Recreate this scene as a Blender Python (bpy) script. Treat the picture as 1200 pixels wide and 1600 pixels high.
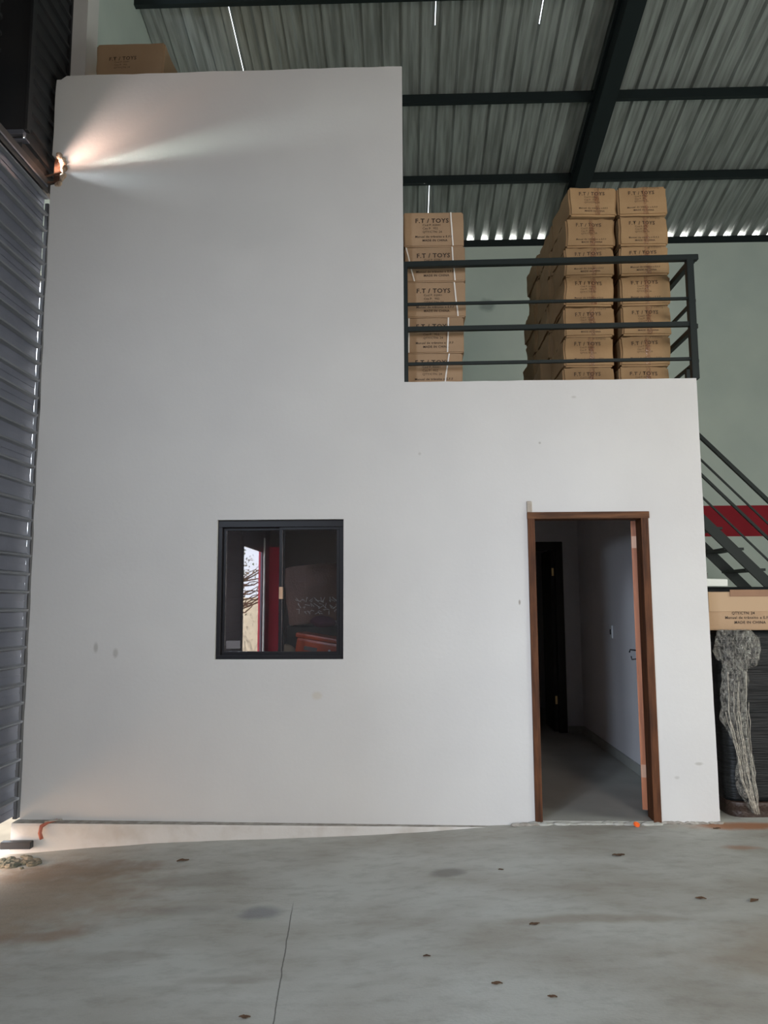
import bpy, bmesh, math, random
from math import sin, cos, pi, radians
from mathutils import Vector, Matrix, noise

S = bpy.context.scene
C = S.collection
for o in list(bpy.data.objects):
    bpy.data.objects.remove(o)

# ------------------------------------------------------------------ camera
P, Y, R = radians(6.75), radians(1.65), radians(0.24)
fw = Vector((-sin(Y)*cos(P), cos(Y)*cos(P), sin(P)))
r0 = Vector((cos(Y), sin(Y), 0)); u0 = r0.cross(fw)
rt = r0*cos(R)-u0*sin(R); up = u0*cos(R)+r0*sin(R)
cam = bpy.data.objects.new('camera', bpy.data.cameras.new('camera')); C.objects.link(cam)
M = Matrix((rt, up, -fw)).transposed().to_4x4(); M.translation = Vector((0, -5.37, 1.5))
cam.matrix_world = M
cam.data.sensor_fit = 'VERTICAL'; cam.data.sensor_height = 32; cam.data.sensor_width = 24
cam.data.lens = 1200/1600*32
cam.data.clip_start = 0.05
S.camera = cam

# ------------------------------------------------------------------ light
S.view_settings.view_transform = 'Standard'; S.view_settings.look = 'None'
S.view_settings.gamma = 1; S.view_settings.use_curve_mapping = False
S.view_settings.exposure = -0.22
W = bpy.data.worlds.new('sky'); S.world = W; W.use_nodes = True
wn = W.node_tree.nodes; bg = wn['Background']
bg.inputs[0].default_value = (0.86, 0.93, 1.0, 1); bg.inputs[1].default_value = 4.0

def area(name, loc, direction, sx, sy, power, col, spread=180):
    l = bpy.data.lights.new(name, 'AREA'); l.shape = 'RECTANGLE'; l.size = sx; l.size_y = sy
    l.energy = power; l.color = col; l.spread = radians(spread)
    o = bpy.data.objects.new(name, l); C.objects.link(o); o.location = loc
    o.rotation_euler = Vector(direction).to_track_quat('-Z', 'Y').to_euler()
    return o
sun = bpy.data.lights.new('sun', 'SUN'); sun.energy = 9.0; sun.angle = radians(0.6); sun.color = (1, 0.93, 0.8)
so = bpy.data.objects.new('sun', sun); C.objects.link(so)
so.rotation_euler = Vector((-0.06, -0.72, -0.69)).to_track_quat('-Z', 'Y').to_euler()
# daylight entering by the entrance in the wall behind the camera, and by the open part of the gate
area('daylight_entrance', (3.2, -9.2, 2.3), (0.02, 1, -0.10), 1.8, 3.0, 128, (1.0, 0.83, 0.73), 108)
area('added_side_fill', (7.4, -2.0, 2.6), (-1, 0.55, 0.35), 2.4, 3.2, 380, (0.96, 1.0, 0.93))  # added lamp by the closed right wall, brightens the roof and back wall
area('daylight_gate', (-2.62, -5.3, 3.45), (0.75, 1, -0.42), 1.1, 1.3, 95, (0.74, 0.85, 1.0), 110)
area('daylight_yard', (-5.4, -13.3, 2.6), (0.47, 1, -0.10), 1.3, 1.7, 820, (0.66, 0.80, 1.0))
area('daylight_eave', (2.5, 8.5, 7.25), (0, -1, 0.25), 14, 0.5, 3500, (1, 0.97, 0.92))
area('glow_under_gate', (-2.80, -0.42, -0.08), (1, 0.25, -0.04), 0.7, 0.07, 1.7, (1.0, 0.60, 0.34), 90)
area('glow_wall_hole_low_sun', (-2.655, -0.10, 4.74), (1, 0.12, 0.56), 0.24, 0.06, 2.4, (1.0, 0.68, 0.55), 64)
area('glow_wall_hole_sky', (-2.655, -0.055, 4.74), (1, 0.035, 0.17), 0.10, 0.03, 0.55, (0.85, 1.0, 0.92), 14)
area('glow_wall_hole_ground', (-2.655, -0.055, 4.73), (1, 0.035, -0.12), 0.10, 0.03, 0.25, (0.85, 0.95, 1.0), 26)

# ------------------------------------------------------------------ node helpers
def mat(name, col=(0.5, 0.5, 0.5), rough=0.6, metal=0.0, col2=None, nscale=8.0, nstretch=(1, 1, 1),
        bump=0.0, bscale=60.0, ndetail=4, lo=0.35, hi=0.65, spec=0.5, rnd=0.0):
    m = bpy.data.materials.new(name); m.use_nodes = True
    n, l = m.node_tree.nodes, m.node_tree.links
    b = n['Principled BSDF']; b.inputs['Roughness'].default_value = rough; b.inputs['Metallic'].default_value = metal
    b.inputs['Specular IOR Level'].default_value = spec
    b.inputs['Base Color'].default_value = (*col, 1)
    tc = n.new('ShaderNodeTexCoord'); mp = n.new('ShaderNodeMapping'); mp.inputs['Scale'].default_value = nstretch
    l.new(tc.outputs['Object'], mp.inputs[0])
    out = None
    if col2:
        t = n.new('ShaderNodeTexNoise'); t.inputs['Scale'].default_value = nscale; t.inputs['Detail'].default_value = ndetail
        l.new(mp.outputs[0], t.inputs['Vector'])
        r = n.new('ShaderNodeMapRange'); r.inputs[1].default_value = lo; r.inputs[2].default_value = hi
        l.new(t.outputs['Fac'], r.inputs[0])
        mx = n.new('ShaderNodeMix'); mx.data_type = 'RGBA'
        mx.inputs[6].default_value = (*col, 1); mx.inputs[7].default_value = (*col2, 1)
        l.new(r.outputs[0], mx.inputs[0]); out = mx.outputs[2]
    if rnd:
        oi = n.new('ShaderNodeObjectInfo'); mr = n.new('ShaderNodeMapRange')
        mr.inputs[3].default_value = 1-rnd; mr.inputs[4].default_value = 1+rnd
        l.new(oi.outputs['Random'], mr.inputs[0])
        hs = n.new('ShaderNodeHueSaturation')
        if out: l.new(out, hs.inputs['Color'])
        else: hs.inputs['Color'].default_value = (*col, 1)
        l.new(mr.outputs[0], hs.inputs['Value']); out = hs.outputs[0]
    if out: l.new(out, b.inputs['Base Color'])
    if bump:
        t2 = n.new('ShaderNodeTexNoise'); t2.inputs['Scale'].default_value = bscale; t2.inputs['Detail'].default_value = 5
        l.new(mp.outputs[0], t2.inputs['Vector'])
        bp = n.new('ShaderNodeBump'); bp.inputs['Strength'].default_value = bump; bp.inputs['Distance'].default_value = 0.01
        l.new(t2.outputs['Fac'], bp.inputs['Height']); l.new(bp.outputs[0], b.inputs['Normal'])
    m['_out'] = 0
    return m

def add_spots(m, spots, wob=0.5):
    """real stains: ellipses (x,y,z,rx,ry,rz,colour,amount) in object space, with noisy outlines"""
    n, l = m.node_tree.nodes, m.node_tree.links
    b = n['Principled BSDF']
    tc = n.new('ShaderNodeTexCoord')
    nz = n.new('ShaderNodeTexNoise'); nz.inputs['Scale'].default_value = 7; nz.inputs['Detail'].default_value = 5
    l.new(tc.outputs['Object'], nz.inputs['Vector'])
    cur = b.inputs['Base Color'].links[0].from_socket if b.inputs['Base Color'].links else None
    for (x, y, z, rx, ry, rz, col, amt) in spots:
        mp = n.new('ShaderNodeMapping'); mp.vector_type = 'POINT'
        mp.inputs['Scale'].default_value = (1/rx, 1/ry, 1/rz)
        mp.inputs['Location'].default_value = (-x/rx, -y/ry, -z/rz)
        l.new(tc.outputs['Object'], mp.inputs[0])
        ln = n.new('ShaderNodeVectorMath'); ln.operation = 'LENGTH'; l.new(mp.outputs[0], ln.inputs[0])
        ad = n.new('ShaderNodeMath'); ad.operation = 'MULTIPLY_ADD'; ad.inputs[1].default_value = 2*wob; l.new(nz.outputs['Fac'], ad.inputs[0])
        l.new(ln.outputs['Value'], ad.inputs[2])
        mr = n.new('ShaderNodeMapRange'); mr.interpolation_type = 'SMOOTHSTEP'
        mr.inputs[1].default_value = 0.4+wob; mr.inputs[2].default_value = 1.25+wob
        mr.inputs[3].default_value = amt; mr.inputs[4].default_value = 0
        l.new(ad.outputs[0], mr.inputs[0])
        mx = n.new('ShaderNodeMix'); mx.data_type = 'RGBA'; mx.inputs[7].default_value = (*col, 1)
        l.new(mr.outputs[0], mx.inputs[0])
        if cur: l.new(cur, mx.inputs[6])
        else: mx.inputs[6].default_value = b.inputs['Base Color'].default_value
        cur = mx.outputs[2]
    l.new(cur, b.inputs['Base Color'])

def film_mat(name, col, alpha, rough=0.18, bump=0.8, scale=40, stretch=(1, 1, 1)):
    m = bpy.data.materials.new(name); m.use_nodes = True
    n, l = m.node_tree.nodes, m.node_tree.links
    b = n['Principled BSDF']; b.inputs['Base Color'].default_value = (*col, 1)
    b.inputs['Roughness'].default_value = rough; b.inputs['Specular IOR Level'].default_value = 0.9
    tc = n.new('ShaderNodeTexCoord'); mp = n.new('ShaderNodeMapping'); mp.inputs['Scale'].default_value = stretch
    l.new(tc.outputs['Object'], mp.inputs[0])
    t = n.new('ShaderNodeTexNoise'); t.inputs['Scale'].default_value = scale; t.inputs['Detail'].default_value = 6
    t.inputs['Roughness'].default_value = 0.7
    l.new(mp.outputs[0], t.inputs['Vector'])
    bp = n.new('ShaderNodeBump'); bp.inputs['Strength'].default_value = bump; bp.inputs['Distance'].default_value = 0.02
    l.new(t.outputs['Fac'], bp.inputs['Height']); l.new(bp.outputs[0], b.inputs['Normal'])
    r = n.new('ShaderNodeMapRange'); r.inputs[1].default_value = 0.38; r.inputs[2].default_value = 0.62
    r.inputs[3].default_value = max(0, alpha-0.3); r.inputs[4].default_value = min(1, alpha+0.3)
    l.new(t.outputs['Fac'], r.inputs[0]); l.new(r.outputs[0], b.inputs['Alpha'])
    return m

# ------------------------------------------------------------------ mesh helpers
def box(bm, x0, x1, y0, y1, z0, z1, bev=0.0):
    vs = [bm.verts.new((x, y, z)) for x in (x0, x1) for y in (y0, y1) for z in (z0, z1)]
    F = [(0, 1, 3, 2), (4, 6, 7, 5), (0, 4, 5, 1), (2, 3, 7, 6), (0, 2, 6, 4), (1, 5, 7, 3)]
    fs = [bm.faces.new([vs[i] for i in f]) for f in F]
    if bev:
        es = {e for f in fs for e in f.edges}
        bmesh.ops.bevel(bm, geom=list(es), offset=bev, segments=2, profile=0.6, affect='EDGES')
    return fs

def bar(bm, a, b, w, h, bev=0.0):
    """square bar from a to b; h measured as near to vertical as possible"""
    a, b = Vector(a), Vector(b); d = (b-a).normalized()
    up_ = Vector((0, 0, 1)) if abs(d.z) < 0.95 else Vector((0, 1, 0))
    s = d.cross(up_).normalized(); t = s.cross(d).normalized()
    vs = []
    for p in (a, b):
        for i, j in ((-1, -1), (1, -1), (1, 1), (-1, 1)):
            vs.append(bm.verts.new(p+s*i*w/2+t*j*h/2))
    fs = [bm.faces.new(vs[0:4][::-1]), bm.faces.new(vs[4:8])]
    for k in range(4):
        fs.append(bm.faces.new((vs[k], vs[(k+1) % 4], vs[4+(k+1) % 4], vs[4+k])))
    if bev:
        es = {e for f in fs for e in f.edges}
        bmesh.ops.bevel(bm, geom=list(es), offset=bev, segments=2, affect='EDGES')

def tube(bm, pts, r, n=10, closed_ends=True):
    pts = [Vector(p) for p in pts]; rings = []
    for i, p in enumerate(pts):
        d = (pts[min(i+1, len(pts)-1)]-pts[max(i-1, 0)]).normalized()
        ref = Vector((0, 1, 0)) if abs(d.y) < 0.9 else Vector((1, 0, 0))
        s = d.cross(ref).normalized(); t = s.cross(d)
        rr = r[i] if isinstance(r, (list, tuple)) else r
        rings.append([bm.verts.new(p+(s*cos(2*pi*k/n)+t*sin(2*pi*k/n))*rr) for k in range(n)])
    for a, b in zip(rings, rings[1:]):
        for k in range(n):
            bm.faces.new((a[k], a[(k+1) % n], b[(k+1) % n], b[k]))
    if closed_ends:
        bm.faces.new(rings[0][::-1]); bm.faces.new(rings[-1])

def obj(name, bm, m, parent=None, smooth=False, loc=None):
    bmesh.ops.recalc_face_normals(bm, faces=bm.faces)
    me = bpy.data.meshes.new(name); bm.to_mesh(me); bm.free()
    if isinstance(m, (list, tuple)):
        for k in m: me.materials.append(k)
    elif m: me.materials.append(m)
    if smooth:
        for p in me.polygons: p.use_smooth = True
    o = bpy.data.objects.new(name, me); C.objects.link(o)
    if parent: o.parent = parent
    if loc: o.location = loc
    return o

def tag(o, label=None, cat=None, group=None, kind=None):
    if label: o['label'] = label
    if cat: o['category'] = cat
    if group: o['group'] = group
    if kind: o['kind'] = kind
    return o

def thing(name, label, cat, loc=(0, 0, 0), rz=0, group=None):
    o = bpy.data.objects.new(name, None); C.objects.link(o); o.empty_display_size = 0.1
    o.location = loc; o.rotation_euler = (0, 0, rz)
    return tag(o, label, cat, group)

def struct(name, bm, m, label=None, cat=None, smooth=False):
    return tag(obj(name, bm, m, smooth=smooth), label, cat, kind='structure')

def nz(x, y, z, s=1.0):
    return noise.noise(Vector((x*s, y*s, z*s)))

# ------------------------------------------------------------------ materials
white = mat('white_plaster', (0.60, 0.595, 0.58), 0.62, col2=(0.565, 0.56, 0.55), nscale=1.3, bump=0.10, bscale=35, spec=0.3)
DK = (0.22, 0.20, 0.17)
add_spots(white, [(-2.17, 0, 1.20, .018, .3, .04, DK, .45), (-2.03, 0, 1.16, .02, .3, .035, DK, .4),
                  (0.78, 0, 1.50, .008, .3, .02, DK, .8), (1.95, 0, 0.42, .03, .3, .012, DK, .4),
                  (1.80, 0, 0.33, .02, .3, .012, DK, .3), (-0.62, 0, 0.87, .04, .3, .03, (.5, .44, .33), .4),
                  (0.95, 0, 2.62, .01, .3, .01, DK, .5), (-1.1, 0, 4.3, .5, .3, .25, (.52, .52, .51), .35),
                  (0.1, 0, 2.55, .012, .3, .012, DK, .3), (1.2, 0, 2.95, .02, .3, .01, DK, .3)], 0.2)
roomw = mat('room_paint', (0.74, 0.71, 0.72), 0.7, col2=(0.70, 0.68, 0.69), nscale=2)
curbm = mat('curb_paint', (0.60, 0.58, 0.55), 0.8, col2=(0.48, 0.44, 0.39), nscale=6, bump=0.3, bscale=40, lo=.45, hi=.8)
dust = mat('dusty_mortar', (0.40, 0.38, 0.34), 0.95, col2=(0.26, 0.235, 0.205), nscale=20, bump=0.5, bscale=70)
greenw = mat('pale_green_paint', (0.50, 0.57, 0.52), 0.7, col2=(0.45, 0.52, 0.48), nscale=1.2, bump=0.08, bscale=30, spec=0.25)
add_spots(greenw, [(1.42, 7.35, 6.56, .14, .5, .13, (.2, .24, .23), .75), (1.38, 7.35, 4.65, .12, .5, .14, (.33, .38, .35), .6),
                   (2.0, 7.35, 5.9, .6, .5, .25, (.46, .52, .48), .6)], 0.5)
redp = mat('red_paint', (0.29, 0.016, 0.028), 0.6, col2=(0.25, 0.014, 0.024), nscale=3, spec=0.12)
concrete = mat('concrete_floor', (0.47, 0.47, 0.43), 0.72, col2=(0.34, 0.32, 0.275), nscale=1.5, nstretch=(0.8, 1.5, 1), ndetail=10,
               bump=0.22, bscale=75, lo=.40, hi=.68, spec=0.35)
add_spots(concrete, [(-2.2, -1.0, 0, .9, .75, .6, (0.295, 0.194, 0.116), .65), (-2.0, -.55, 0, .6, .22, .6, (0.186, 0.116, 0.070), .5),
                     (-.75, -1.30, 0, .11, .10, .6, (0.202, 0.202, 0.209), .75), (.22, -.85, 0, .12, .07, .6, (0.186, 0.178, 0.163), .7),
                     (2.2, -.05, 0, .42, .09, .6, (0.357, 0.132, 0.046), .85), (2.0, -.5, 0, .12, .05, .6, (0.310, 0.139, 0.062), .6),
                     (1.9, -1.9, 0, .8, .35, .6, (0.264, 0.186, 0.116), .5), (-1.3, -1.75, 0, .25, .06, .6, (0.24, 0.20, 0.16), .4),
                     (-.75, -2.0, 0, .2, .04, .6, (0.24, 0.21, 0.17), .4), (.9, -1.55, 0, .55, .06, .6, (0.232, 0.178, 0.124), .5),
                     (-1.8, -1.5, 0, .30, .07, .6, (0.24, 0.145, 0.09), .5), (-1.2, -.8, 0, .35, .15, .6, (0.28, 0.26, 0.22), .5),
                     (-1.1, -1.25, 0, .25, .07, .6, (0.27, 0.25, 0.22), .4)], 0.55)
# fine second layer of dark specks and the thin crack on the floor
def floor_details(m):
    n, l = m.node_tree.nodes, m.node_tree.links; b = n['Principled BSDF']
    cur = b.inputs['Base Color'].links[0].from_socket
    tc = n.new('ShaderNodeTexCoord')
    mp = n.new('ShaderNodeMapping'); mp.inputs['Scale'].default_value = (2, 4, 1); l.new(tc.outputs['Object'], mp.inputs[0])
    t = n.new('ShaderNodeTexNoise'); t.inputs['Scale'].default_value = 3.2; t.inputs['Detail'].default_value = 12; t.inputs['Roughness'].default_value = .68
    l.new(mp.outputs[0], t.inputs['Vector'])
    r = n.new('ShaderNodeMapRange'); r.inputs[1].default_value = .48; r.inputs[2].default_value = .74; r.inputs[4].default_value = .36
    l.new(t.outputs['Fac'], r.inputs[0])
    mx = n.new('ShaderNodeMix'); mx.data_type = 'RGBA'; mx.inputs[7].default_value = (.17, .145, .11, 1)
    l.new(r.outputs[0], mx.inputs[0]); l.new(cur, mx.inputs[6]); cur = mx.outputs[2]
    # crack line x = -0.602 + (y+1.178)*(-0.083)
    sp = n.new('ShaderNodeSeparateXYZ'); l.new(tc.outputs['Object'], sp.inputs[0])
    a = n.new('ShaderNodeMath'); a.operation = 'MULTIPLY_ADD'; a.inputs[1].default_value = .083; a.inputs[2].default_value = .602+.098
    l.new(sp.outputs['Y'], a.inputs[0])
    a2 = n.new('ShaderNodeMath'); a2.operation = 'ADD'; l.new(a.outputs[0], a2.inputs[0]); l.new(sp.outputs['X'], a2.inputs[1])
    w = n.new('ShaderNodeTexNoise'); w.inputs['Scale'].default_value = 9; w.inputs['Detail'].default_value = 6; l.new(tc.outputs['Object'], w.inputs['Vector'])
    a3 = n.new('ShaderNodeMath'); a3.operation = 'MULTIPLY_ADD'; a3.inputs[1].default_value = .012; l.new(w.outputs['Fac'], a3.inputs[0]); l.new(a2.outputs[0], a3.inputs[2])
    a4 = n.new('ShaderNodeMath'); a4.operation = 'SUBTRACT'; a4.inputs[1].default_value = .006; l.new(a3.outputs[0], a4.inputs[0])
    ab = n.new('ShaderNodeMath'); ab.operation = 'ABSOLUTE'; l.new(a4.outputs[0], ab.inputs[0])
    mr = n.new('ShaderNodeMapRange'); mr.inputs[1].default_value = .001; mr.inputs[2].default_value = .004; mr.inputs[3].default_value = .8; mr.inputs[4].default_value = 0
    l.new(ab.outputs[0], mr.inputs[0])
    yy = n.new('ShaderNodeMapRange'); yy.inputs[1].default_value = -1.15; yy.inputs[2].default_value = -1.35; l.new(sp.outputs['Y'], yy.inputs[0])
    mu = n.new('ShaderNodeMath'); mu.operation = 'MULTIPLY'; l.new(mr.outputs[0], mu.inputs[0]); l.new(yy.outputs[0], mu.inputs[1])
    m2 = n.new('ShaderNodeMix'); m2.data_type = 'RGBA'; m2.inputs[7].default_value = (.04, .035, .03, 1)
    l.new(mu.outputs[0], m2.inputs[0]); l.new(cur, m2.inputs[6]); l.new(m2.outputs[2], b.inputs['Base Color'])
floor_details(concrete)
roomfl = mat('room_floor', (0.40, 0.40, 0.36), 0.55, col2=(0.33, 0.325, 0.29), nscale=2.5, bump=0.1, bscale=30)
ground = mat('outside_ground', (0.50, 0.40, 0.28), 0.9, col2=(0.35, 0.28, 0.20), nscale=2)
gatem = mat('gate_steel', (0.14, 0.15, 0.19), 0.30, 0.6, col2=(0.17, 0.18, 0.225), nscale=4, bump=0.05, spec=0.5)
gatelip = mat('gate_pale_lip', (0.17, 0.18, 0.20), 0.4, 0.4)  # slat lips in a slightly paler steel tone than the pans
gatedark = mat('gate_upper_steel', (0.012, 0.014, 0.017), 0.65, 0.2, col2=(0.018, 0.018, 0.02), nscale=4)
lintelm = mat('gate_lintel', (0.05, 0.045, 0.045), 0.6, 0.2)
zinc = mat('galvanised_sheet', (0.33, 0.36, 0.345), 0.55, 0.3, col2=(0.19, 0.205, 0.195), nscale=3, nstretch=(6, .35, 1), bump=0.05, spec=0.5)
steel = mat('dark_green_steel', (0.011, 0.017, 0.018), 0.55, 0.0, spec=0.2)
railm = mat('railing_paint', (0.012, 0.018, 0.018), 0.5, 0.0, spec=0.25)
wood = mat('brown_wood', (0.115, 0.043, 0.017), 0.6, col2=(0.045, 0.017, 0.008), nscale=5, nstretch=(8, 8, 0.8), bump=0.25, bscale=20, ndetail=6, spec=0.2)
woodh = mat('brown_wood_head', (0.14, 0.062, 0.028), 0.6, col2=(0.06, 0.026, 0.013), nscale=5, nstretch=(0.8, 8, 8), bump=0.25, bscale=20, ndetail=6, spec=0.2)
leafw = mat('orange_wood', (0.62, 0.22, 0.095), 0.5, col2=(0.42, 0.135, 0.055), nscale=4, nstretch=(9, 9, 0.6), bump=0.1, bscale=20, ndetail=6)
add_spots(leafw, [(0, 0, 1.37, .1, 9, .035, (.02, .01, .008), .95), (0, 0, 1.29, .1, 9, .05, (.14, .04, .03), .6)], .3)
darkwood = mat('dark_wood', (0.022, 0.015, 0.012), 0.6)
brass = mat('brass', (0.75, 0.52, 0.22), 0.35, 0.8)
hinge_m = mat('hinge_plate', (0.62, 0.36, 0.24), 0.45, 0.3)
iron = mat('black_iron', (0.02, 0.02, 0.022), 0.45, 0.5)
alum = mat('black_aluminium', (0.011, 0.011, 0.014), 0.4, 0.0, spec=0.25)
card = mat('cardboard', (0.36, 0.245, 0.150), 0.75, col2=(0.31, 0.205, 0.122), nscale=3, bump=0.12, bscale=40, rnd=0.07, spec=0.3)
cardr = mat('cardboard_golden', (0.35, 0.225, 0.115), 0.75, col2=(0.29, 0.18, 0.09), nscale=4, bump=0.15, bscale=30, rnd=0.08, spec=0.3)
carddk = mat('cardboard_flap', (0.27, 0.15, 0.085), 0.75, col2=(0.22, 0.12, 0.07), nscale=4)
ink = mat('black_ink', (0.035, 0.022, 0.015), 0.8)
inkl = mat('faded_ink', (0.065, 0.038, 0.022), 0.8)
strapm = mat('white_strap', (0.75, 0.72, 0.68), 0.5)
tapem = film_mat('red_printed_tape', (0.27, 0.11, 0.06), 0.30, 0.10, 0.5, 30, (1, 1, .6))
blackfilm = mat('black_stretch_film', (0.006, 0.007, 0.008), 0.32, 0.0, col2=(0.014, 0.016, 0.017), nscale=5, nstretch=(0.6, 0.6, 14), bump=0.7, bscale=7, spec=0.25)
clearfilm = film_mat('clear_film', (0.36, 0.35, 0.31), 0.26, 0.10, 1.0, 55, (1, 1, .5))
plastic_w = mat('white_foam', (0.72, 0.76, 0.74), 0.6, bump=0.1)
rubble_m = mat('rubble', (0.30, 0.24, 0.17), 0.95, col2=(0.10, 0.10, 0.07), nscale=10, bump=0.8, bscale=30)
plaster_chip = mat('broken_plaster', (0.50, 0.40, 0.30), 0.95, col2=(0.18, 0.10, 0.06), nscale=18, bump=0.8, bscale=60)
rust = mat('rusty_steel', (0.16, 0.07, 0.035), 0.8, col2=(0.06, 0.03, 0.02), nscale=15, bump=0.4)
orange = mat('orange_plastic', (0.55, 0.085, 0.02), 0.3)
redpipe = mat('red_conduit', (0.36, 0.10, 0.06), 0.6)
leafm = mat('dry_leaf', (0.085, 0.045, 0.022), 0.8, rnd=.3)
cap_m = mat('orange_cap', (0.9, 0.16, 0.03), 0.4)
blackp = mat('black_plastic', (0.02, 0.02, 0.022), 0.5)
tan = mat('tan_cloth', (0.30, 0.24, 0.16), 0.9, bump=0.4)
purple = mat('purple_cloth', (0.10, 0.03, 0.055), 0.9)
lampw = mat('white_plastic', (0.8, 0.8, 0.78), 0.4)
foliage = mat('foliage', (0.10, 0.15, 0.05), 0.8, col2=(0.25, 0.17, 0.12), nscale=6)
grayw = mat('outside_wall', (0.62, 0.56, 0.44), 0.8)

def glass_mat():
    m = bpy.data.materials.new('window_glass'); m.use_nodes = True
    n, l = m.node_tree.nodes, m.node_tree.links
    n.remove(n['Principled BSDF'])
    tr = n.new('ShaderNodeBsdfTransparent'); tr.inputs[0].default_value = (0.93, 0.93, 0.95, 1)
    gl = n.new('ShaderNodeBsdfGlossy'); gl.inputs['Roughness'].default_value = 0.01; gl.inputs[0].default_value = (0.9, 0.88, 0.92, 1)
    mx = n.new('ShaderNodeMixShader'); mx.inputs[0].default_value = 0.19
    l.new(tr.outputs[0], mx.inputs[1]); l.new(gl.outputs[0], mx.inputs[2]); l.new(mx.outputs[0], n['Material Output'].inputs[0])
    return m
glass = glass_mat()

# ------------------------------------------------------------------ the shell
def lerp_tab(tab, x):
    if x <= tab[0][0]: return tab[0][1]
    for (a, va), (b, vb) in zip(tab, tab[1:]):
        if x <= b: return va+(vb-va)*(x-a)/(b-a)
    return tab[-1][1]
FT = [(-3.2, -.19), (-2.42, -.137), (-1.74, -.085), (-.8, -.052), (-.16, -.03), (.26, 0.0), (.83, .03), (2.2, .035), (9, .035)]
def fz(x, y):
    return lerp_tab(FT, x)+0.004*nz(x, y, 3, 3)

bm = bmesh.new()   # warehouse floor
xs = [-2.95+i*0.1 for i in range(0, 106)]; ys = [-10.0]+[-9+i*0.25 for i in range(0, 24)]+[-3+i*0.1 for i in range(1, 45)]+[3, 5, 7.35]
grid = [[bm.verts.new((x, y, fz(x, y))) for y in ys] for x in xs]
for i in range(len(xs)-1):
    for j in range(len(ys)-1):
        f = bm.faces.new((grid[i][j], grid[i+1][j], grid[i+1][j+1], grid[i][j+1]))
# the floor stops under the room
dele = [f for f in bm.faces if f.calc_center_median().y > .12 and f.calc_center_median().x < 2.0]
bmesh.ops.delete(bm, geom=dele, context='FACES')
fl = struct('floor', bm, concrete, 'grey stained concrete warehouse floor sloping down towards the gate', 'floor', smooth=True)

bm = bmesh.new(); box(bm, -2.6, 2.0, .121, 7.3, -.15, .05)
# broken concrete sill under the door, rough front edge
for i in range(26):
    random.seed(i); x = .84+i*.0325
    s = .018+random.random()*.016
    c = Vector((x, -.006-random.random()*.018, .028+random.random()*.008))
    bmesh.ops.create_icosphere(bm, subdivisions=1, radius=s, matrix=Matrix.Translation(c) @ Matrix.Diagonal((1.7, .9, .65, 1)))
box(bm, .868, 1.672, -.004, .125, -.05, .05)
struct('room_floor', bm, roomfl, 'smooth concrete floor of the room with broken front edge at the doorway', 'floor')

bm = bmesh.new(); box(bm, -30, -2.95, -30, 20, -.5, -.22); box(bm, -30, 12, -30, -10, -.5, -.10)
struct('ground_outside', bm, ground)

# front wall: a grid of cells with window, doorway and stepped top
def front_wall():
    bm = bmesh.new()
    def seg(a, b, step):
        n = max(1, round((b-a)/step)); return [a+(b-a)*i/n for i in range(n)]
    X = seg(-2.65, -2.57, .04)+seg(-2.57, -1.335, .1)+seg(-1.335, -.44, .1)+seg(-.44, -.005, .1)+seg(-.005, .865, .1)+seg(.865, 1.675, .1)+seg(1.675, 2.07, .1)+[2.07]
    Z = seg(-.25, .045, .1)+seg(.045, 1.115, .1)+seg(1.115, 2.088, .1)+seg(2.088, 2.10, .1)+seg(2.10, 3.075, .1)+seg(3.075, 4.64, .1)+seg(4.64, 4.86, .05)+seg(4.86, 5.515, .1)+[5.515]
    def solid(x, z):
        if x > -.005 and z > 3.075: return False
        if -1.335 < x < -.44 and 1.115 < z < 2.088: return False
        if .865 < x < 1.675 and .045 < z < 2.10: return False
        if x < -2.57 and 4.64 < z < 4.86: return False
        return True
    def jit(x, z):
        dx = dz = 0
        if abs(z-5.515) < 1e-6:
            dz = .012*(x+2.65)/2.65+.006*nz(x, 0, z, 9)
            if x < -2.6: dz -= .03
        if abs(z-3.075) < 1e-6 and x > .02: dz = .004*nz(x, 5, z, 9)
        if abs(x-2.07) < 1e-6: dx = .004*nz(3, z, x, 4)
        if abs(x+2.65) < 1e-6: dx = .008*nz(7, z, x, 5)
        if x < -2.5 and 4.55 < z < 4.95: dx += .02*nz(x, 1, z, 23); dz += .02*nz(x, 8, z, 19)
        return dx, dz
    V = {}
    def v(i, k, s):
        if (i, k, s) not in V:
            dx, dz = jit(X[i], Z[k]); V[(i, k, s)] = bm.verts.new((X[i]+dx, .12*s, Z[k]+dz))
        return V[(i, k, s)]
    sol = lambda i, k: 0 <= i < len(X)-1 and 0 <= k < len(Z)-1 and solid((X[i]+X[i+1])/2, (Z[k]+Z[k+1])/2)
    for i in range(len(X)-1):
        for k in range(len(Z)-1):
            if not sol(i, k): continue
            bm.faces.new((v(i, k, 0), v(i+1, k, 0), v(i+1, k+1, 0), v(i, k+1, 0)))
            bm.faces.new((v(i, k, 1), v(i, k+1, 1), v(i+1, k+1, 1), v(i+1, k, 1)))
            for di, dk, a, b in ((-1, 0, (0, 0), (0, 1)), (1, 0, (1, 0), (1, 1)), (0, -1, (0, 0), (1, 0)), (0, 1, (0, 1), (1, 1))):
                if not sol(i+di, k+dk):
                    bm.faces.new((v(i+a[0], k+a[1], 0), v(i+b[0], k+b[1], 0), v(i+b[0], k+b[1], 1), v(i+a[0], k+a[1], 1)))
    struct('wall_front', bm, white, 'tall white plastered wall of the built-in room with stepped top', 'wall')
front_wall()

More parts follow.
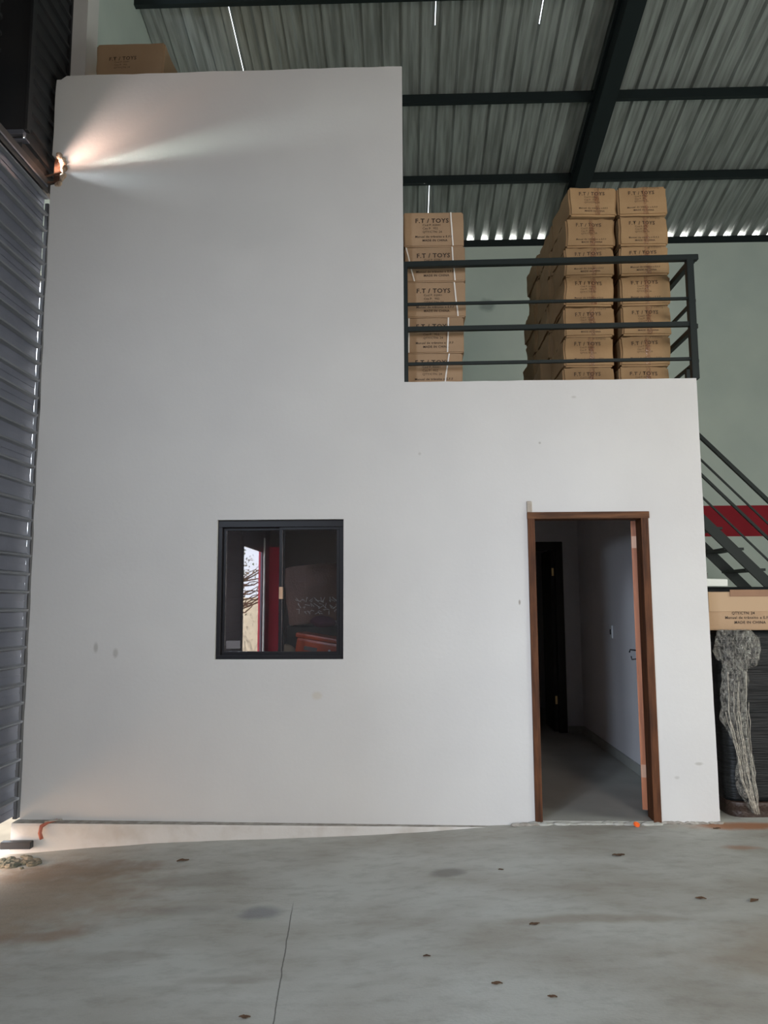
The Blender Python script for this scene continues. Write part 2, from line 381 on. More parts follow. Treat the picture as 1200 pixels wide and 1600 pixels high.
# low painted footing that sticks out under the wall, dusty on top
bm = bmesh.new()
n = 44; prev = None
for i in range(n+1):
    x = -2.66+(.845+2.66)*i/n; t = i/n
    p = .085-.055*t+.004*nz(x, 0, 0, 6); zt = .045-.03*t
    zb = fz(x, -.1)-.1
    ring = [bm.verts.new((x, 0.01, zt)), bm.verts.new((x, -p, zt-.002)), bm.verts.new((x, -p-.004, zt-.015)), bm.verts.new((x, -p-.006, zb)), bm.verts.new((x, .01, zb))]
    if prev:
        for a in range(5):
            f = bm.faces.new((prev[a], prev[(a+1) % 5], ring[(a+1) % 5], ring[a]))
            f.material_index = 1 if a == 0 else 0
    else: bm.faces.new(ring)
    prev = ring
bm.faces.new(prev[::-1])
struct('baseboard_front', bm, [curbm, dust], 'white painted concrete footing with dusty top along the wall base', 'footing')

# chipped mortar crumbs where wall meets floor right of the door
bm = bmesh.new()
for i in range(40):
    random.seed(100+i); x = 1.70+random.random()*.38
    bmesh.ops.create_icosphere(bm, subdivisions=1, radius=.008+random.random()*.010, matrix=Matrix.Translation((x, -.006, .035+random.random()*.01)) @ Matrix.Diagonal((1.8, .8, .6, 1)))
for i in range(18):
    random.seed(200+i); x = .70+random.random()*.16
    bmesh.ops.create_icosphere(bm, subdivisions=1, radius=.008+random.random()*.012, matrix=Matrix.Translation((x, -.04, .03+random.random()*.01)) @ Matrix.Diagonal((1.8, .8, .6, 1)))
tag(obj('mortar_crumbs', bm, dust), 'grey mortar crumbs along the foot of the wall beside the doorway', 'rubble', kind='stuff')

# room behind the wall
bm = bmesh.new()
box(bm, 1.97, 2.068, .121, 7.3, .0, 3.0)
struct('wall_right', bm, roomw, 'white inner wall on the right inside the room', 'wall')
bm = bmesh.new()
box(bm, -2.63, -2.53, .121, 7.3, -.2, 5.40)
struct('wall_left', bm, white)
bm = bmesh.new()
box(bm, -2.53, 1.0, 3.5, 3.62, .0, 3.0); box(bm, 1.79, 1.97, 3.5, 3.62, .0, 3.0); box(bm, 1.0, 1.79, 3.5, 3.62, 2.19, 3.0)
struct('wall_partition', bm, roomw, 'inner partition wall of the room seen through the doorway', 'wall')
bm = bmesh.new(); box(bm, -2.53, 1.97, 5.6, 5.7, 0, 3.0); struct('wall_room_back', bm, roomw)
bm = bmesh.new(); box(bm, -2.63, 2.06, .121, 7.3, 2.95, 3.06); box(bm, 2.06, 3.74, 5.1, 7.3, 2.95, 3.06)
struct('mezzanine_slab', bm, white)
bm = bmesh.new(); box(bm, -2.53, -.15, .121, 4.2, 5.40, 5.50)
struct('upper_room_roof', bm, white)
bm = bmesh.new(); box(bm, -.27, -.15, .121, 4.2, 3.06, 5.4); box(bm, -2.53, -.27, 4.1, 4.2, 3.06, 5.4)
struct('wall_upper_room', bm, white)
bm = bmesh.new(); box(bm, 1.945, 1.97, .14, 3.48, .05, .125); box(bm, 1.80, 1.945, 3.475, 3.5, .05, .125)
struct('baseboard_right', bm, roomfl)

# back wall with red stripe, column, side walls
bm = bmesh.new()
for (z0, z1, mi) in ((-.1, 2.56, 0), (2.56, 3.07, 1), (3.07, 7.62, 0)):
    for f in box(bm, -3.2, 7.9, 7.35, 7.55, z0, z1): f.material_index = mi
struct('wall_back', bm, [greenw, redp], 'pale green back wall with a broad red painted stripe', 'wall')
bm = bmesh.new(); box(bm, -3.3, -3.2, 1.0, 7.4, 4.4, 9.6); struct('wall_left_upper', bm, greenw)
bm = bmesh.new(); box(bm, -2.74, -2.560, .29, .50, 5.3, 9.4)
struct('column_left', bm, white, 'white square column beside the dark gate above the wall', 'column')
bm = bmesh.new(); box(bm, 7.7, 7.9, -9.6, 7.35, -.1, 9); struct('wall_far_right', bm, greenw)
bm = bmesh.new()   # wall behind the camera with the wide entrance
for (x0, x1, z0, z1, mi) in ((-2.9, -2.42, -.2, 2.60, 1), (-2.9, -2.42, 2.60, 2.75, 0), (-2.42, 1.9, -.2, 2.75, 0), (-2.9, 1.9, 2.75, 9, 0), (1.9, 4.9, 4.6, 9, 0), (4.9, 7.9, -.1, 9, 0)):
    for f in box(bm, x0, x1, -9.75, -9.5, z0, z1): f.material_index = mi
struct('wall_rear', bm, [mat('rear_paint', (.10, .10, .10), .8), mat('rear_red', (.9, .08, .13), .6)])

# ------------------------------------------------------------------ roof
SL = .218
def roofz(y): return 7.77+SL*(7.33-y) if y > -1.2 else 7.77+SL*8.53-SL*(-1.2-y)
bm = bmesh.new()
PIT = .245
def sheet(x0, x1, y0, y1):
    prof = []
    k = math.floor((x0)/PIT)-1
    while k*PIT < x1+PIT:
        b = k*PIT
        prof += [(b, 0), (b+.105, 0), (b+.128, .042), (b+.218, .042)]
        k += 1
    pts = []
    for (a, za), (b, zb) in zip(prof, prof[1:]):
        if b <= x0 or a >= x1: continue
        for xx in (max(a, x0), min(b, x1)):
            zz = za+(zb-za)*(xx-a)/(b-a)
            if not pts or abs(pts[-1][0]-xx) > 1e-5: pts.append((xx, zz))
    yy = [y0+(y1-y0)*i/6 for i in range(7)]
    rows = [[bm.verts.new((x, y, roofz(y)+z)) for x, z in pts] for y in yy]
    for a, b in zip(rows, rows[1:]):
        for i in range(len(pts)-1):
            bm.faces.new((a[i], a[i+1], b[i+1], b[i]))
G = [(-2.105, 3.0, 4.2), (.408, 3.0, 3.45), (.408, 5.98, 7.0), (1.70, 3.0, 3.45)]
cuts = [-3.25, -2.105, .408, 1.70, 7.9]
for (ya, yb) in ((-9.6, -1.2), (-1.2, 3.0), (3.0, 3.45), (3.45, 4.2), (4.2, 5.98), (5.98, 7.0), (7.0, 7.66)):
    gx = [g[0] for g in G if g[1] < yb-1e-6 and g[2] > ya+1e-6]
    for a, b in zip(cuts, cuts[1:]):
        sheet(a+(.004 if a in gx else 0), b-(.004 if b in gx else 0), ya, yb)
ce = struct('ceiling', bm, zinc, 'sloping corrugated galvanised roof sheets seen from below', 'roof')

PY = [7.40, 5.90, 4.43, 2.96, 1.6, .15, -1.2, -2.6, -4.0, -5.4, -6.8, -8.2, -9.5]
beamgrp = 'roof purlins'
PN = {7.40: 'dark steel purlin on top of the back wall beside the row of bright eave gaps', 5.90: 'dark steel purlin, second up from the back wall',
      4.43: 'dark steel purlin, third up from the back wall', 2.96: 'dark steel purlin along the very top edge of the picture'}
for y in PY:
    z = roofz(y)
    bm = bmesh.new(); box(bm, -3.2, 7.8, y-.035, y+.035, z-.125, z-.002)
    o = obj('roof_purlin', bm, steel)
    if y in PN: tag(o, PN[y], 'roof beam', beamgrp)
    else: o.name = 'ceiling_purlin'; tag(o, kind='structure')
bm = bmesh.new()
def slope_beam(x0, x1, ya, yb, h):
    vs = [bm.verts.new((x, y, roofz(y)-.125-dz)) for x in (x0, x1) for y in (ya, yb) for dz in (0, h)]
    for f in [(0, 1, 3, 2), (4, 6, 7, 5), (0, 4, 5, 1), (2, 3, 7, 6), (0, 2, 6, 4), (1, 5, 7, 3)]: bm.faces.new([vs[i] for i in f])
slope_beam(2.60, 2.82, -1.2, 7.34, .26)
slope_beam(2.56, 2.86, -1.2, 7.34, .018)
slope_beam(2.60, 2.82, -9.4, -1.2, .26)
tag(obj('roof_rafter', bm, steel), 'thick dark steel rafter running down the roof towards the carton stacks', 'roof beam')

# ------------------------------------------------------------------ gate
g = thing('metal_gate', 'blue grey slatted steel gate closing the left side, bright gaps at its edge', 'gate', (-2.70, 0, 0))
bm = bmesh.new()
z = .06; k = 0
while z < 4.45:
    ye = .004*nz(k, 3, 1, 1.7)
    # one slat: pan, folded lip
    pr = [(-.002, 0.0), (-.006, .05), (-.004, .098), (.020, .108), (.022, .118), (-.002, .1285)]
    for (a, za), (b, zb) in zip(pr, pr[1:]):
        v = [bm.verts.new((a, -7.0, z+za)), bm.verts.new((a, .018+ye+(.02 if a > .01 else 0), z+za)), bm.verts.new((b, .018+ye+(.02 if b > .01 else 0), z+zb)), bm.verts.new((b, -7.0, z+zb))]
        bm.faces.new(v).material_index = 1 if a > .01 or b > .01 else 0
    z += .1285; k += 1
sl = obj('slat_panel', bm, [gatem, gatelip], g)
sm = sl.modifiers.new('thick', 'SOLIDIFY'); sm.thickness = .003
bm = bmesh.new(); bar(bm, (-.012, .092, .03), (.0, .092, 4.515), .03, .08, .003)
obj('end_post', bm, iron, g)
bm = bmesh.new(); box(bm, -.045, -.012, -7.0, -.0, 4.40, 4.575); obj('top_channel', bm, lintelm, g)
bm = bmesh.new(); box(bm, -.03, .03, -7.05, -7.0, -.1, 4.56); obj('meeting_post', bm, gatem, g)
bm = bmesh.new(); bar(bm, (.005, -.135, -.082), (.205, -.125, -.082), .05, .045, .003)
tag(obj('gate_stop', bm, blackp), 'short black steel bar lying at the bottom corner of the gate', 'gate stop').location = (-2.70, 0, 0)

g = thing('upper_gate_panel', 'near black ribbed steel cladding above the slatted gate', 'gate cladding', (-2.70, 0, 0))
bm = bmesh.new()
for (ya, yb, xo) in ((-.34, .27, 0), (-9.4, -.34, -.20)):
    z = 4.68 if xo == 0 else 4.56
    while z < 9.2:
        pr = [(0.0, 0.0), (0.0, .085), (.018, .095), (.018, .120), (0, .13)]
        for (a, za), (b, zb) in zip(pr, pr[1:]):
            bm.faces.new([bm.verts.new((xo+a, ya, z+za)), bm.verts.new((xo+a, yb, z+za)), bm.verts.new((xo+b, yb, z+zb)), bm.verts.new((xo+b, ya, z+zb))])
        z += .13
sl = obj('ribbed_sheet', bm, gatedark, g); sm = sl.modifiers.new('thick', 'SOLIDIFY'); sm.thickness = .003
bm = bmesh.new(); box(bm, -.01, .024, .262, .285, 4.66, 9.2, .002); obj('end_trim', bm, gatedark, g)
bm = bmesh.new(); box(bm, -.21, .035, -.37, -.34, 4.83, 8.9, .003); box(bm, -.21, .002, -.352, -.340, 4.60, 4.83); box(bm, .03, .05, -.385, -.33, 4.83, 8.9, .002); obj('front_panel', bm, gatedark, g)
bm = bmesh.new(); box(bm, -.21, .022, -.385, -.34, 4.795, 4.83, .003); box(bm, -.06, .045, -.385, -.33, 4.752, 4.762, .001); obj('panel_foot_rail', bm, gatem, g)
bm = bmesh.new(); box(bm, -.010, .03, -9.4, .12, 4.577, 4.675, .002); box(bm, .024, .03, -7.0, .0, 4.562, 4.579); obj('lintel', bm, lintelm, g)
bm = bmesh.new(); box(bm, .03, .038, -7.0, -.02, 4.60, 4.615); obj('track', bm, gatem, g)
bm = bmesh.new(); tube(bm, [(.03, -.03, 5.02), (.05, -.03, 5.03), (.055, -.03, 4.95), (.05, -.03, 4.88)], .002, 6); obj('wire_hook', bm, alum, g)
# gate above the meeting post, behind the camera (its open part lets daylight in)
bm = bmesh.new(); box(bm, -2.72, -2.69, -9.5, -7.0, 2.45, 4.56); box(bm, -2.72, -2.69, -9.5, -8.75, -.2, 2.45)
struct('wall_left_rear', bm, gatem)
# upright pole and the red painted pier that show in the window
bm = bmesh.new(); tube(bm, [(-2.62, -8.6, -.2), (-2.62, -8.6, 2.7)], .018, 12)
tag(obj('white_pole', bm, lampw), 'white upright pole at the gate opening, reflected in the window', 'pole')

# broken plaster corner where a roof bar end pokes out
g = thing('broken_wall_corner', 'chipped hole in the left wall edge with rusty bar ends', 'hole', (-2.6, .02, 4.75))
bm = bmesh.new()
random.seed(5)
for i in range(26):
    a = -1.6+3.2*i/25
    p = Vector((.046*cos(a)-.002, -.012+random.random()*.02, .115*sin(a)))
    bmesh.ops.create_icosphere(bm, subdivisions=2, radius=.018+random.random()*.014, matrix=Matrix.Translation(p))
for v in bm.verts:
    v.co += Vector((nz(*v.co, 60), nz(*(v.co*1.3), 60), nz(*(v.co*.7), 60)))*.008
obj('plaster_rim', bm, plaster_chip, g, True)
bm = bmesh.new(); box(bm, -.04, .012, .0, .06, -.10, .10); obj('brick_core', bm, rust, g)
bm = bmesh.new(); bar(bm, (-.11, -.05, -.075), (.03, -.005, -.01), .012, .01); obj('bar_end', bm, rust, g)
bm = bmesh.new(); bar(bm, (-.10, -.04, -.11), (.01, -.002, -.09), .012, .01); obj('bar_end', bm, rust, g)

# ------------------------------------------------------------------ window
g = thing('window_1', 'square black aluminium sliding window in the white wall', 'window', (-.8875, .03, 1.115)); g['kind'] = 'structure'
wx, wh = .4475, .973
bm = bmesh.new()
box(bm, -wx, wx, 0, .07, 0, .028, .002); box(bm, -wx, wx, 0, .07, wh-.05, wh, .002)
box(bm, -wx, -wx+.03, 0, .07, .028, wh-.05, .002); box(bm, wx-.03, wx, 0, .07, .028, wh-.05, .002)
obj('window_frame', bm, alum, g)
def sash(x0, x1, y, nm):
    bm = bmesh.new()
    box(bm, x0, x1, y, y+.02, .028, .050, .0015); box(bm, x0, x1, y, y+.02, wh-.07, wh-.05, .0015)
    box(bm, x0, x0+.022, y, y+.02, .05, wh-.07, .0015); box(bm, x1-.022, x1, y, y+.02, .05, wh-.07, .0015)
    s = obj('sash', bm, alum, g)
    bm = bmesh.new(); box(bm, x0+.02, x1-.02, y+.008, y+.012, .045, wh-.065)
    obj('pane', bm, glass, s)
    return s
s1 = sash(-wx+.03, .022, .036, 'l'); s2 = sash(-.012, wx-.03, .012, 'r')
bm = bmesh.new(); box(bm, -.009, .017, -.002, .0115, .415, .50, .003); box(bm, .001, .007, -.012, -.001, .44, .475, .002)
tag(obj('latch', bm, mat('latch_tan', (.55, .36, .24), .5), s2), 'tan plastic latch')
bm = bmesh.new(); box(bm, -.385, -.285, .0435, .0438, .07, .125)
tag(obj('sticker', bm, mat('grey_sticker', (.16, .15, .16), .6), s1), 'small grey sticker')

# ------------------------------------------------------------------ door
g = thing('door_1', 'open wooden door in a rough dark brown frame', 'door', (.8, 0, 0)); g['kind'] = 'structure'
bm = bmesh.new()
box(bm, .048, .098, -.012, .121, .03, 2.10, .004)
fr = obj('door_frame', bm, wood, g)
bm = bmesh.new(); box(bm, .046, .892, -.014, .120, 2.078, 2.126, .004); obj('door_head', bm, woodh, g)
bm = bmesh.new(); box(bm, .832, .884, -.012, .121, .02, 2.085, .004); obj('door_jamb', bm, wood, g)
bm = bmesh.new(); box(bm, .045, .082, -.010, .02, 2.124, 2.205, .008)
tag(obj('jamb_stub', bm, mat('plaster_smeared_wood', (.42, .38, .33), .9, col2=(.30, .25, .2), nscale=12), g), 'plaster smeared jamb end sticking up')
# leaf: hinged on the right jamb, swung into the room a little past square
LA = radians(17.0)
def leafpt(a, t):  # a along the leaf from the hinge, t across its thickness to the left
    d = Vector((sin(LA), cos(LA))); nrm = Vector((-cos(LA), sin(LA)))
    return Vector((.850, .135))+d*a+nrm*t
def leafbox(bm, a0, a1, t0, t1, z0, z1):
    vs = []
    for a in (a0, a1):
        for t in (t0, t1):
            p = leafpt(a, t)
            for zz in (z0, z1): vs.append(bm.verts.new((p.x, p.y, zz)))
    for f in [(0, 1, 3, 2), (4, 6, 7, 5), (0, 4, 5, 1), (2, 3, 7, 6), (0, 2, 6, 4), (1, 5, 7, 3)]: bm.faces.new([vs[i] for i in f])
bm = bmesh.new(); leafbox(bm, 0, .76, 0, .046, .085, 2.075)
lf = obj('door_leaf', bm, leafw, g)
for z0 in (1.88, .30):
    bm = bmesh.new(); leafbox(bm, -.003, .0, .004, .044, z0, z0+.085); tube(bm, [(leafpt(-.012, -.004).x, leafpt(-.012, -.004).y, z0-.10 if z0 > 1 else z0-.09), (leafpt(-.012, -.004).x, leafpt(-.012, -.004).y, z0+.0)], .005, 8)
    tag(obj('hinge', bm, hinge_m, lf), 'metal hinge plate')
bm = bmesh.new()
hp = [leafpt(.62, .046+q) for q in (0, .05, .05)]
tube(bm, [(hp[0].x, hp[0].y, 1.125), (hp[1].x, hp[1].y, 1.13), (hp[1].x-.002, hp[1].y+.015, 1.11)], .006, 8)
tube(bm, [(hp[0].x, hp[0].y, 1.06), (hp[1].x+.01, hp[1].y, 1.055), (hp[1].x+.005, hp[1].y, 1.08)], .005, 8)
tag(obj('door_handle', bm, iron, lf), 'thin black iron pull handle')

g = thing('door_2', 'dark inner doorway at the back of the room', 'door', (1.0, 3.5, 0)); g['kind'] = 'structure'
bm = bmesh.new(); box(bm, .70, .79, -.012, .13, .05, 2.19, .004); box(bm, .0, .08, -.012, .13, .05, 2.19, .004); box(bm, .08, .70, -.012, .13, 2.10, 2.19, .004)
obj('door_frame', bm, darkwood, g)
bm = bmesh.new(); box(bm, .655, .70, .03, .60, .06, 2.10, .003); lf2 = obj('door_leaf', bm, darkwood, g)
for z0 in (1.80, .36):
    bm = bmesh.new(); box(bm, .668, .69, .022, .03, z0, z0+.09); obj('hinge', bm, brass, lf2)
bm = bmesh.new(); box(bm, 1.958, 1.97, 2.12, 2.20, 1.155, 1.275, .003); 
sw = tag(obj('light_switch', bm, lampw), 'white wall switch plate inside the room on the right wall', 'light switch')
bm = bmesh.new(); box(bm, 1.953, 1.958, 2.145, 2.175, 1.19, 1.24, .001); obj('rocker', bm, iron, sw)

# ------------------------------------------------------------------ clutter behind the window
def rough_box(bm, w, d, h, seed, amp=.004, seg=10, bev=.010):
    """carton with origin at its bottom front centre, soft edges and dented faces"""
    box(bm, -w/2, w/2, 0, d, 0, h)
    bmesh.ops.bevel(bm, geom=list(bm.edges), offset=bev, segments=2, affect='EDGES')
    bmesh.ops.subdivide_edges(bm, edges=[e for e in bm.edges if e.calc_length() > .08], cuts=seg, use_grid_fill=True)
    for v in bm.verts: v.co = dent(v.co, w, d, h, seed, amp)
def dent(co, w, d, h, seed, amp):
    x, y, z = co
    n1 = nz(x+seed*3.1, y+seed, z, 5); n2 = nz(x, y+seed*2, z+seed, 9)
    fx, fz_ = max(0, 1-(2*x/w)**2), max(0, 1-(2*z/h-1)**2)
    dy = -.006*fx*fz_*(1 if y < d*.3 else 0)+amp*n1*(fx if y < d*.3 else 1)
    dz = -(amp*2.2)*abs(n2)*(z/h)*(.4+.6*abs(2*x/w)) if amp > .003 else 0
    dx = amp*n2*1.3
    return Vector((x+dx, y+dy, z+dz))

bm = bmesh.new(); rough_box(bm, .54, .4, .48, 31, .010)
c0 = thing('wrapped_carton', 'dark brown film wrapped carton with white handwriting behind the window', 'carton', (-.69, .95, 1.345), radians(6)); c0.rotation_euler[1] = radians(-6)
obj('carton_body', bm, mat('dark_card', (.20, .10, .065), .3, col2=(.10, .05, .035), nscale=4, bump=.3), c0)
bm = bmesh.new(); random.seed(9)
for r_ in range(3):
    x = -.20
    for k in range(10):
        p = [Vector((x+random.uniform(0, .05), -.024, .20-r_*.05-.004*k+random.uniform(-.02, .028))) for _ in range(4)]
        tube(bm, p, .0022, 5); x += .036
tag(obj('handwriting', bm, strapm, c0), 'white scribbled handwriting')
bm = bmesh.new(); box(bm, -.28, .31, 0, .45, 0, 1.26, .01)
sh = tag(obj('storage_table', bm, mat('dark_shelf', (.03, .025, .02), .7)), 'dark block of goods stored under the wrapped carton behind the window', 'goods'); sh.location = (-.70, .90, .05)
g = thing('orange_tool_case', 'orange plastic case with small label and two lights behind the window', 'case', (-.66, .42, 1.10), radians(-8)); g.rotation_euler[1] = radians(9)
bm = bmesh.new(); box(bm, -.19, .20, 0, .22, 0, .12, .02); obj('case_body', bm, orange, g)
bm = bmesh.new(); box(bm, -.20, .21, -.01, .23, .12, .155, .012); obj('lid', bm, orange, g)
bm = bmesh.new(); box(bm, -.12, -.02, -.004, .0, .035, .065); obj('badge', bm, mat('badge', (.12, .11, .10), .5), g)
for p in ((.075, .06), (.07, .03)):
    bm = bmesh.new(); bmesh.ops.create_uvsphere(bm, u_segments=12, v_segments=8, radius=.009, matrix=Matrix.Translation((p[0], -.004, p[1]))); obj('button', bm, lampw, g, True)
bm = bmesh.new(); box(bm, -.30, .28, 0, .3, 0, .98, .01)
o = tag(obj('low_cabinet', bm, mat('dark_cabinet', (.03, .03, .03), .6)), 'dark low cabinet under the window carrying the orange case', 'cabinet'); o.location = (-.70, .36, .05)
bm = bmesh.new(); bmesh.ops.create_icosphere(bm, subdivisions=4, radius=.085)
for v in bm.verts: v.co = Vector((v.co.x*.9, v.co.y*.8, v.co.z*.75))*(1+.2*nz(*v.co, 12))
o = tag(obj('cloth_sack', bm, tan, smooth=True), 'tan cloth sack left of the orange case behind the window', 'sack'); o.location = (-.915, .56, 1.125)
bm = bmesh.new(); bmesh.ops.create_icosphere(bm, subdivisions=4, radius=.09)
for v in bm.verts: v.co = Vector((v.co.x*1.1, v.co.y*.8, v.co.z*.5))*(1+.2*nz(*v.co, 12))
o = tag(obj('purple_cloth', bm, purple, smooth=True), 'crumpled purple cloth on top of the orange case behind the window', 'cloth'); o.location = (-.64, .55, 1.36)

# ------------------------------------------------------------------ printed cartons
def text_mesh(body, size, align='CENTER', space=1.0, line=1.0, bold=0.0):
    cu = bpy.data.curves.new('t', 'FONT'); cu.body = body; cu.size = size; cu.align_x = align
    cu.space_character = space; cu.space_line = line; cu.offset = bold; cu.resolution_u = 2
    o = bpy.data.objects.new('t', cu); C.objects.link(o)
    dg = bpy.context.evaluated_depsgraph_get()
    me = bpy.data.meshes.new_from_object(o.evaluated_get(dg))
    bpy.data.objects.remove(o)
    return me
T_title = text_mesh('F.T / TOYS', .050, space=1.12, bold=.0010)
T_small = text_mesh('Cod P: 02001\nCxa P:  952\nQTY/CTN: 24', .024, 'LEFT', 1.05, 1.15)
T_manual = text_mesh('Manual de trânsito e E.F.F', .024, space=1.12, bold=.0003)
T_corner = text_mesh('F.T/TOYS', .030, space=1.1)
T_made = text_mesh('MADE IN CHINA', .024, space=1.1, bold=.0004)

def print_part(parent, w, d, h, seed, amp, s=1.0, dim=False, corner=False, only_low=False, m1=None, tx=0, tz=0):
    bm = bmesh.new()
    def put(me, x, z, sc):
        n0 = len(bm.verts)
        bm.from_mesh(me)
        bm.verts.ensure_lookup_table()
        for v in bm.verts[n0:]:
            c = dent((x+tx+v.co.x*sc, -.0, z+tz*(1 if z > .15 else 0)+v.co.y*sc), w, d, h, seed, amp)
            v.co = Vector((c.x, c.y-.0018, c.z))
    if not only_low:
        put(T_title, -.012*s-.0*w, h-.088*s*1.0, s)
        put(T_small, -.085*s, h-.115*s, s)
    else:
        put(text_mesh('QTY/CTN: 24', .024, bold=.0003), -.03*s, .098*s, s)
    first = obj('printed_text', bm, m1 or (inkl if dim else ink), parent); bm = bmesh.new()
    put(T_manual, -.0*s, .070*s, s)
    put(T_made, .01*s, .040*s, s)
    if corner:
        bm2 = bmesh.new(); n0 = 0; bm2.from_mesh(T_corner)
        for v in bm2.verts:
            c = dent((.105*s+v.co.x*.9*s, 0, h-.030*s+v.co.y*.9*s), w, d, h, seed, amp)
            v.co = Vector((c.x, c.y-.0018, c.z))
        obj('corner_text', bm2, inkl, parent)
    return obj('origin_text', bm, m1 or (inkl if dim else ink), parent)

def carton(label, loc, w, d, h, seed, m, amp=.003, s=1.0, rz=0, group=None, dim=False, strap=None, tape=False, corner=False, text=True, bev=.008, tx=0, tz=0):
    t = thing('cardboard_carton', label, 'carton', loc, rz, group)
    bm = bmesh.new(); rough_box(bm, w, d, h, seed, amp, 8, bev)
    body = obj('carton_body', bm, m, t, True)
    try: body.data.set_sharp_from_angle(angle=radians(50))
    except Exception: pass
    if text: print_part(t, w, d, h, seed, amp, s, dim, corner, tx=tx, tz=tz)
    bm = bmesh.new(); ln = [(-w/2+.012, h*.985), (w/2-.012, h*.985)]
    for st in (strap or []):
        bm2 = bmesh.new(); x0, x1 = st; rows = []
        for i in range(9):
            q = i/8; x = x0+(x1-x0)*q; zz = h*(1-.97*q)-.003
            a = dent((x-.005, 0, zz), w, d, h, seed, amp); b = dent((x+.005, 0, zz), w, d, h, seed, amp)
            rows.append((bm2.verts.new((a.x, a.y-.003, a.z)), bm2.verts.new((b.x, b.y-.003, b.z))))
        for a, b in zip(rows, rows[1:]): bm2.faces.new((a[0], a[1], b[1], b[0]))
        so_ = obj('strap', bm2, strapm, t); md = so_.modifiers.new('t', 'SOLIDIFY'); md.thickness = .0012; md.offset = 1
    bm.free()
    if tape:
        random.seed(seed); bm2 = bmesh.new(); rows = []
        tx = .02+random.uniform(-.012, .012); 
        for i in range(13):
            q = i/12; zz = h*(1-.96*q)-.004
            ww = .018+.006*nz(i, seed, 0, .9)
            a = dent((tx-ww, 0, zz), w, d, h, seed, amp); b = dent((tx+ww, 0, zz), w, d, h, seed, amp)
            rows.append((bm2.verts.new((a.x, a.y-.003, a.z)), bm2.verts.new((b.x, b.y-.0035, b.z))))
        for a, b in zip(rows, rows[1:]): bm2.faces.new((a[0], a[1], b[1], b[0]))
        obj('packing_tape', bm2, tapem, t)
    bm2 = bmesh.new()   # centre seam of the top flaps
    box(bm2, -w/2+.01, w/2-.01, d*.5-.025, d*.5+.025, h-.004, h+.0005)
    if not tape: obj('top_tape', bm2, carddk, t)
    else: bm2.free()
    return t

ords = ['topmost', 'second from the top', 'third from the top', 'fourth from the top', 'fifth from the top', 'sixth from the top', 'lowest']
# left stack, five strapped cartons
H = .276
LX = [(.225, .452, -.0), (.232, .452, .006), (.229, .455, .0), (.222, .432, .012), (.213, .425, -.006)]
straps = [[(.13, .145)], [(.13, .148), (-.215, -.155)], [(.145, .17)], [(.105, .095), (-.19, -.192)], [(.115, .075)]]
for k in range(5):
    cx, w, dz = LX[k]
    lab = ['topmost', 'second from the top', 'middle', 'second from the bottom', 'lowest'][k]
    carton('strapped brown carton beside the tall white wall, %s of its stack' % lab,
           (cx, .15, 3.06+H*(4-k)), w, .40, H-.003, k+1, card, .0025, .98, radians([.8, -.5, .6, -.8, .5][k]), 'strapped cartons stacked beside the tall wall',
           strap=straps[k])
# right stacks
HR = .2435
AX = [1.497, 1.470, 1.452, 1.440, 1.436, 1.424, 1.412]
BX = [1.885, 1.882, 1.880, 1.876, 1.873, 1.856, 1.838]
for k in range(7):
    z = 3.06+HR*(6-k)+(.006 if k == 0 else 0)
    carton('%s carton in the left of the two golden taped front stacks' % (ords[k]),
           (AX[k], .42+.008*((k*5) % 3), z), .385, .52, HR-.004, 20+k, cardr, .009, .80, radians([3, 1, -1, 2, -1.5, 1, -1][k]), 'taped cartons in the left front stack',
           dim=True, tape=True, corner=(k in (0, 2, 4, 5)), bev=.014)
    carton('%s golden taped carton in the rightmost stack by the railing corner' % (ords[k]),
           (BX[k], .42+.007*((k*3) % 3), z), .380, .52, HR-.004, 40+k, cardr, .009, .80, radians([-1, 1.5, -.5, -2, 1.5, -1, .5][k]), 'taped cartons in the rightmost stack',
           dim=True, tape=True, corner=(k in (0, 1, 2, 4, 5)), bev=.014)
    for rI, (yy, dx, nm) in enumerate(((.99, -.012, 'second row back'), (1.56, -.035, 'third row back'))):
        carton('%s carton in the %s behind the left golden stack' % (ords[k], nm),
               (AX[k]+dx-.01*((k+rI) % 2)-(.05 if k > 4 and rI == 0 else 0), yy, z-.005*0), .40, .54, HR-.004, 60+k+9*rI, cardr, .010, .8, radians([2, -2, 1, -1, 2, -2, 1][k]),
               'cartons in the %s' % nm, text=False, bev=.016)
# carton on top of the tall part
carton('single brown carton standing on top of the tall white wall', (-2.145, .16, 5.50), .545, .78, .405, 90, card, .006, .86, radians(-.5), dim=True, bev=.014, tx=-.05, tz=-.075)

# ------------------------------------------------------------------ railing
g = thing('mezzanine_railing', 'dark green steel railing along the ledge in front of the cartons', 'railing', (0, 0, 3.06))
bm = bmesh.new(); bar(bm, (-.005, .03, .905), (2.135, .03, .925), .045, .042, .003); obj('top_rail', bm, railm, g)
for z0, z1, t in ((.605, .618, .020), (.415, .425, .034), (.155, .168, .022)):
    bm = bmesh.new(); bar(bm, (.01, .03, z0), (2.06, .03, z1), t, t, .001); obj('rail', bm, railm, g)
for x in (.0, 2.072):
    bm = bmesh.new(); bar(bm, (x, .03, .016 if x > 1 else .016), (x, .03, .905 if x < 1 else .91), .05, .05, .003); obj('post', bm, railm, g)
for z0, t in ((.92, .040), (.612, .022), (.42, .034), (.16, .022)):
    bm = bmesh.new(); bar(bm, (2.105, .05, z0), (2.105, 5.15, z0), t, t, .001); obj('side_rail', bm, railm, g)
bm = bmesh.new(); bar(bm, (2.105, .24, -.10), (2.105, .24, .16), .04, .04); obj('stub_post', bm, railm, g)
bm = bmesh.new(); bar(bm, (2.105, 5.13, -.10), (2.105, 5.13, .92), .05, .05); obj('post', bm, railm, g)

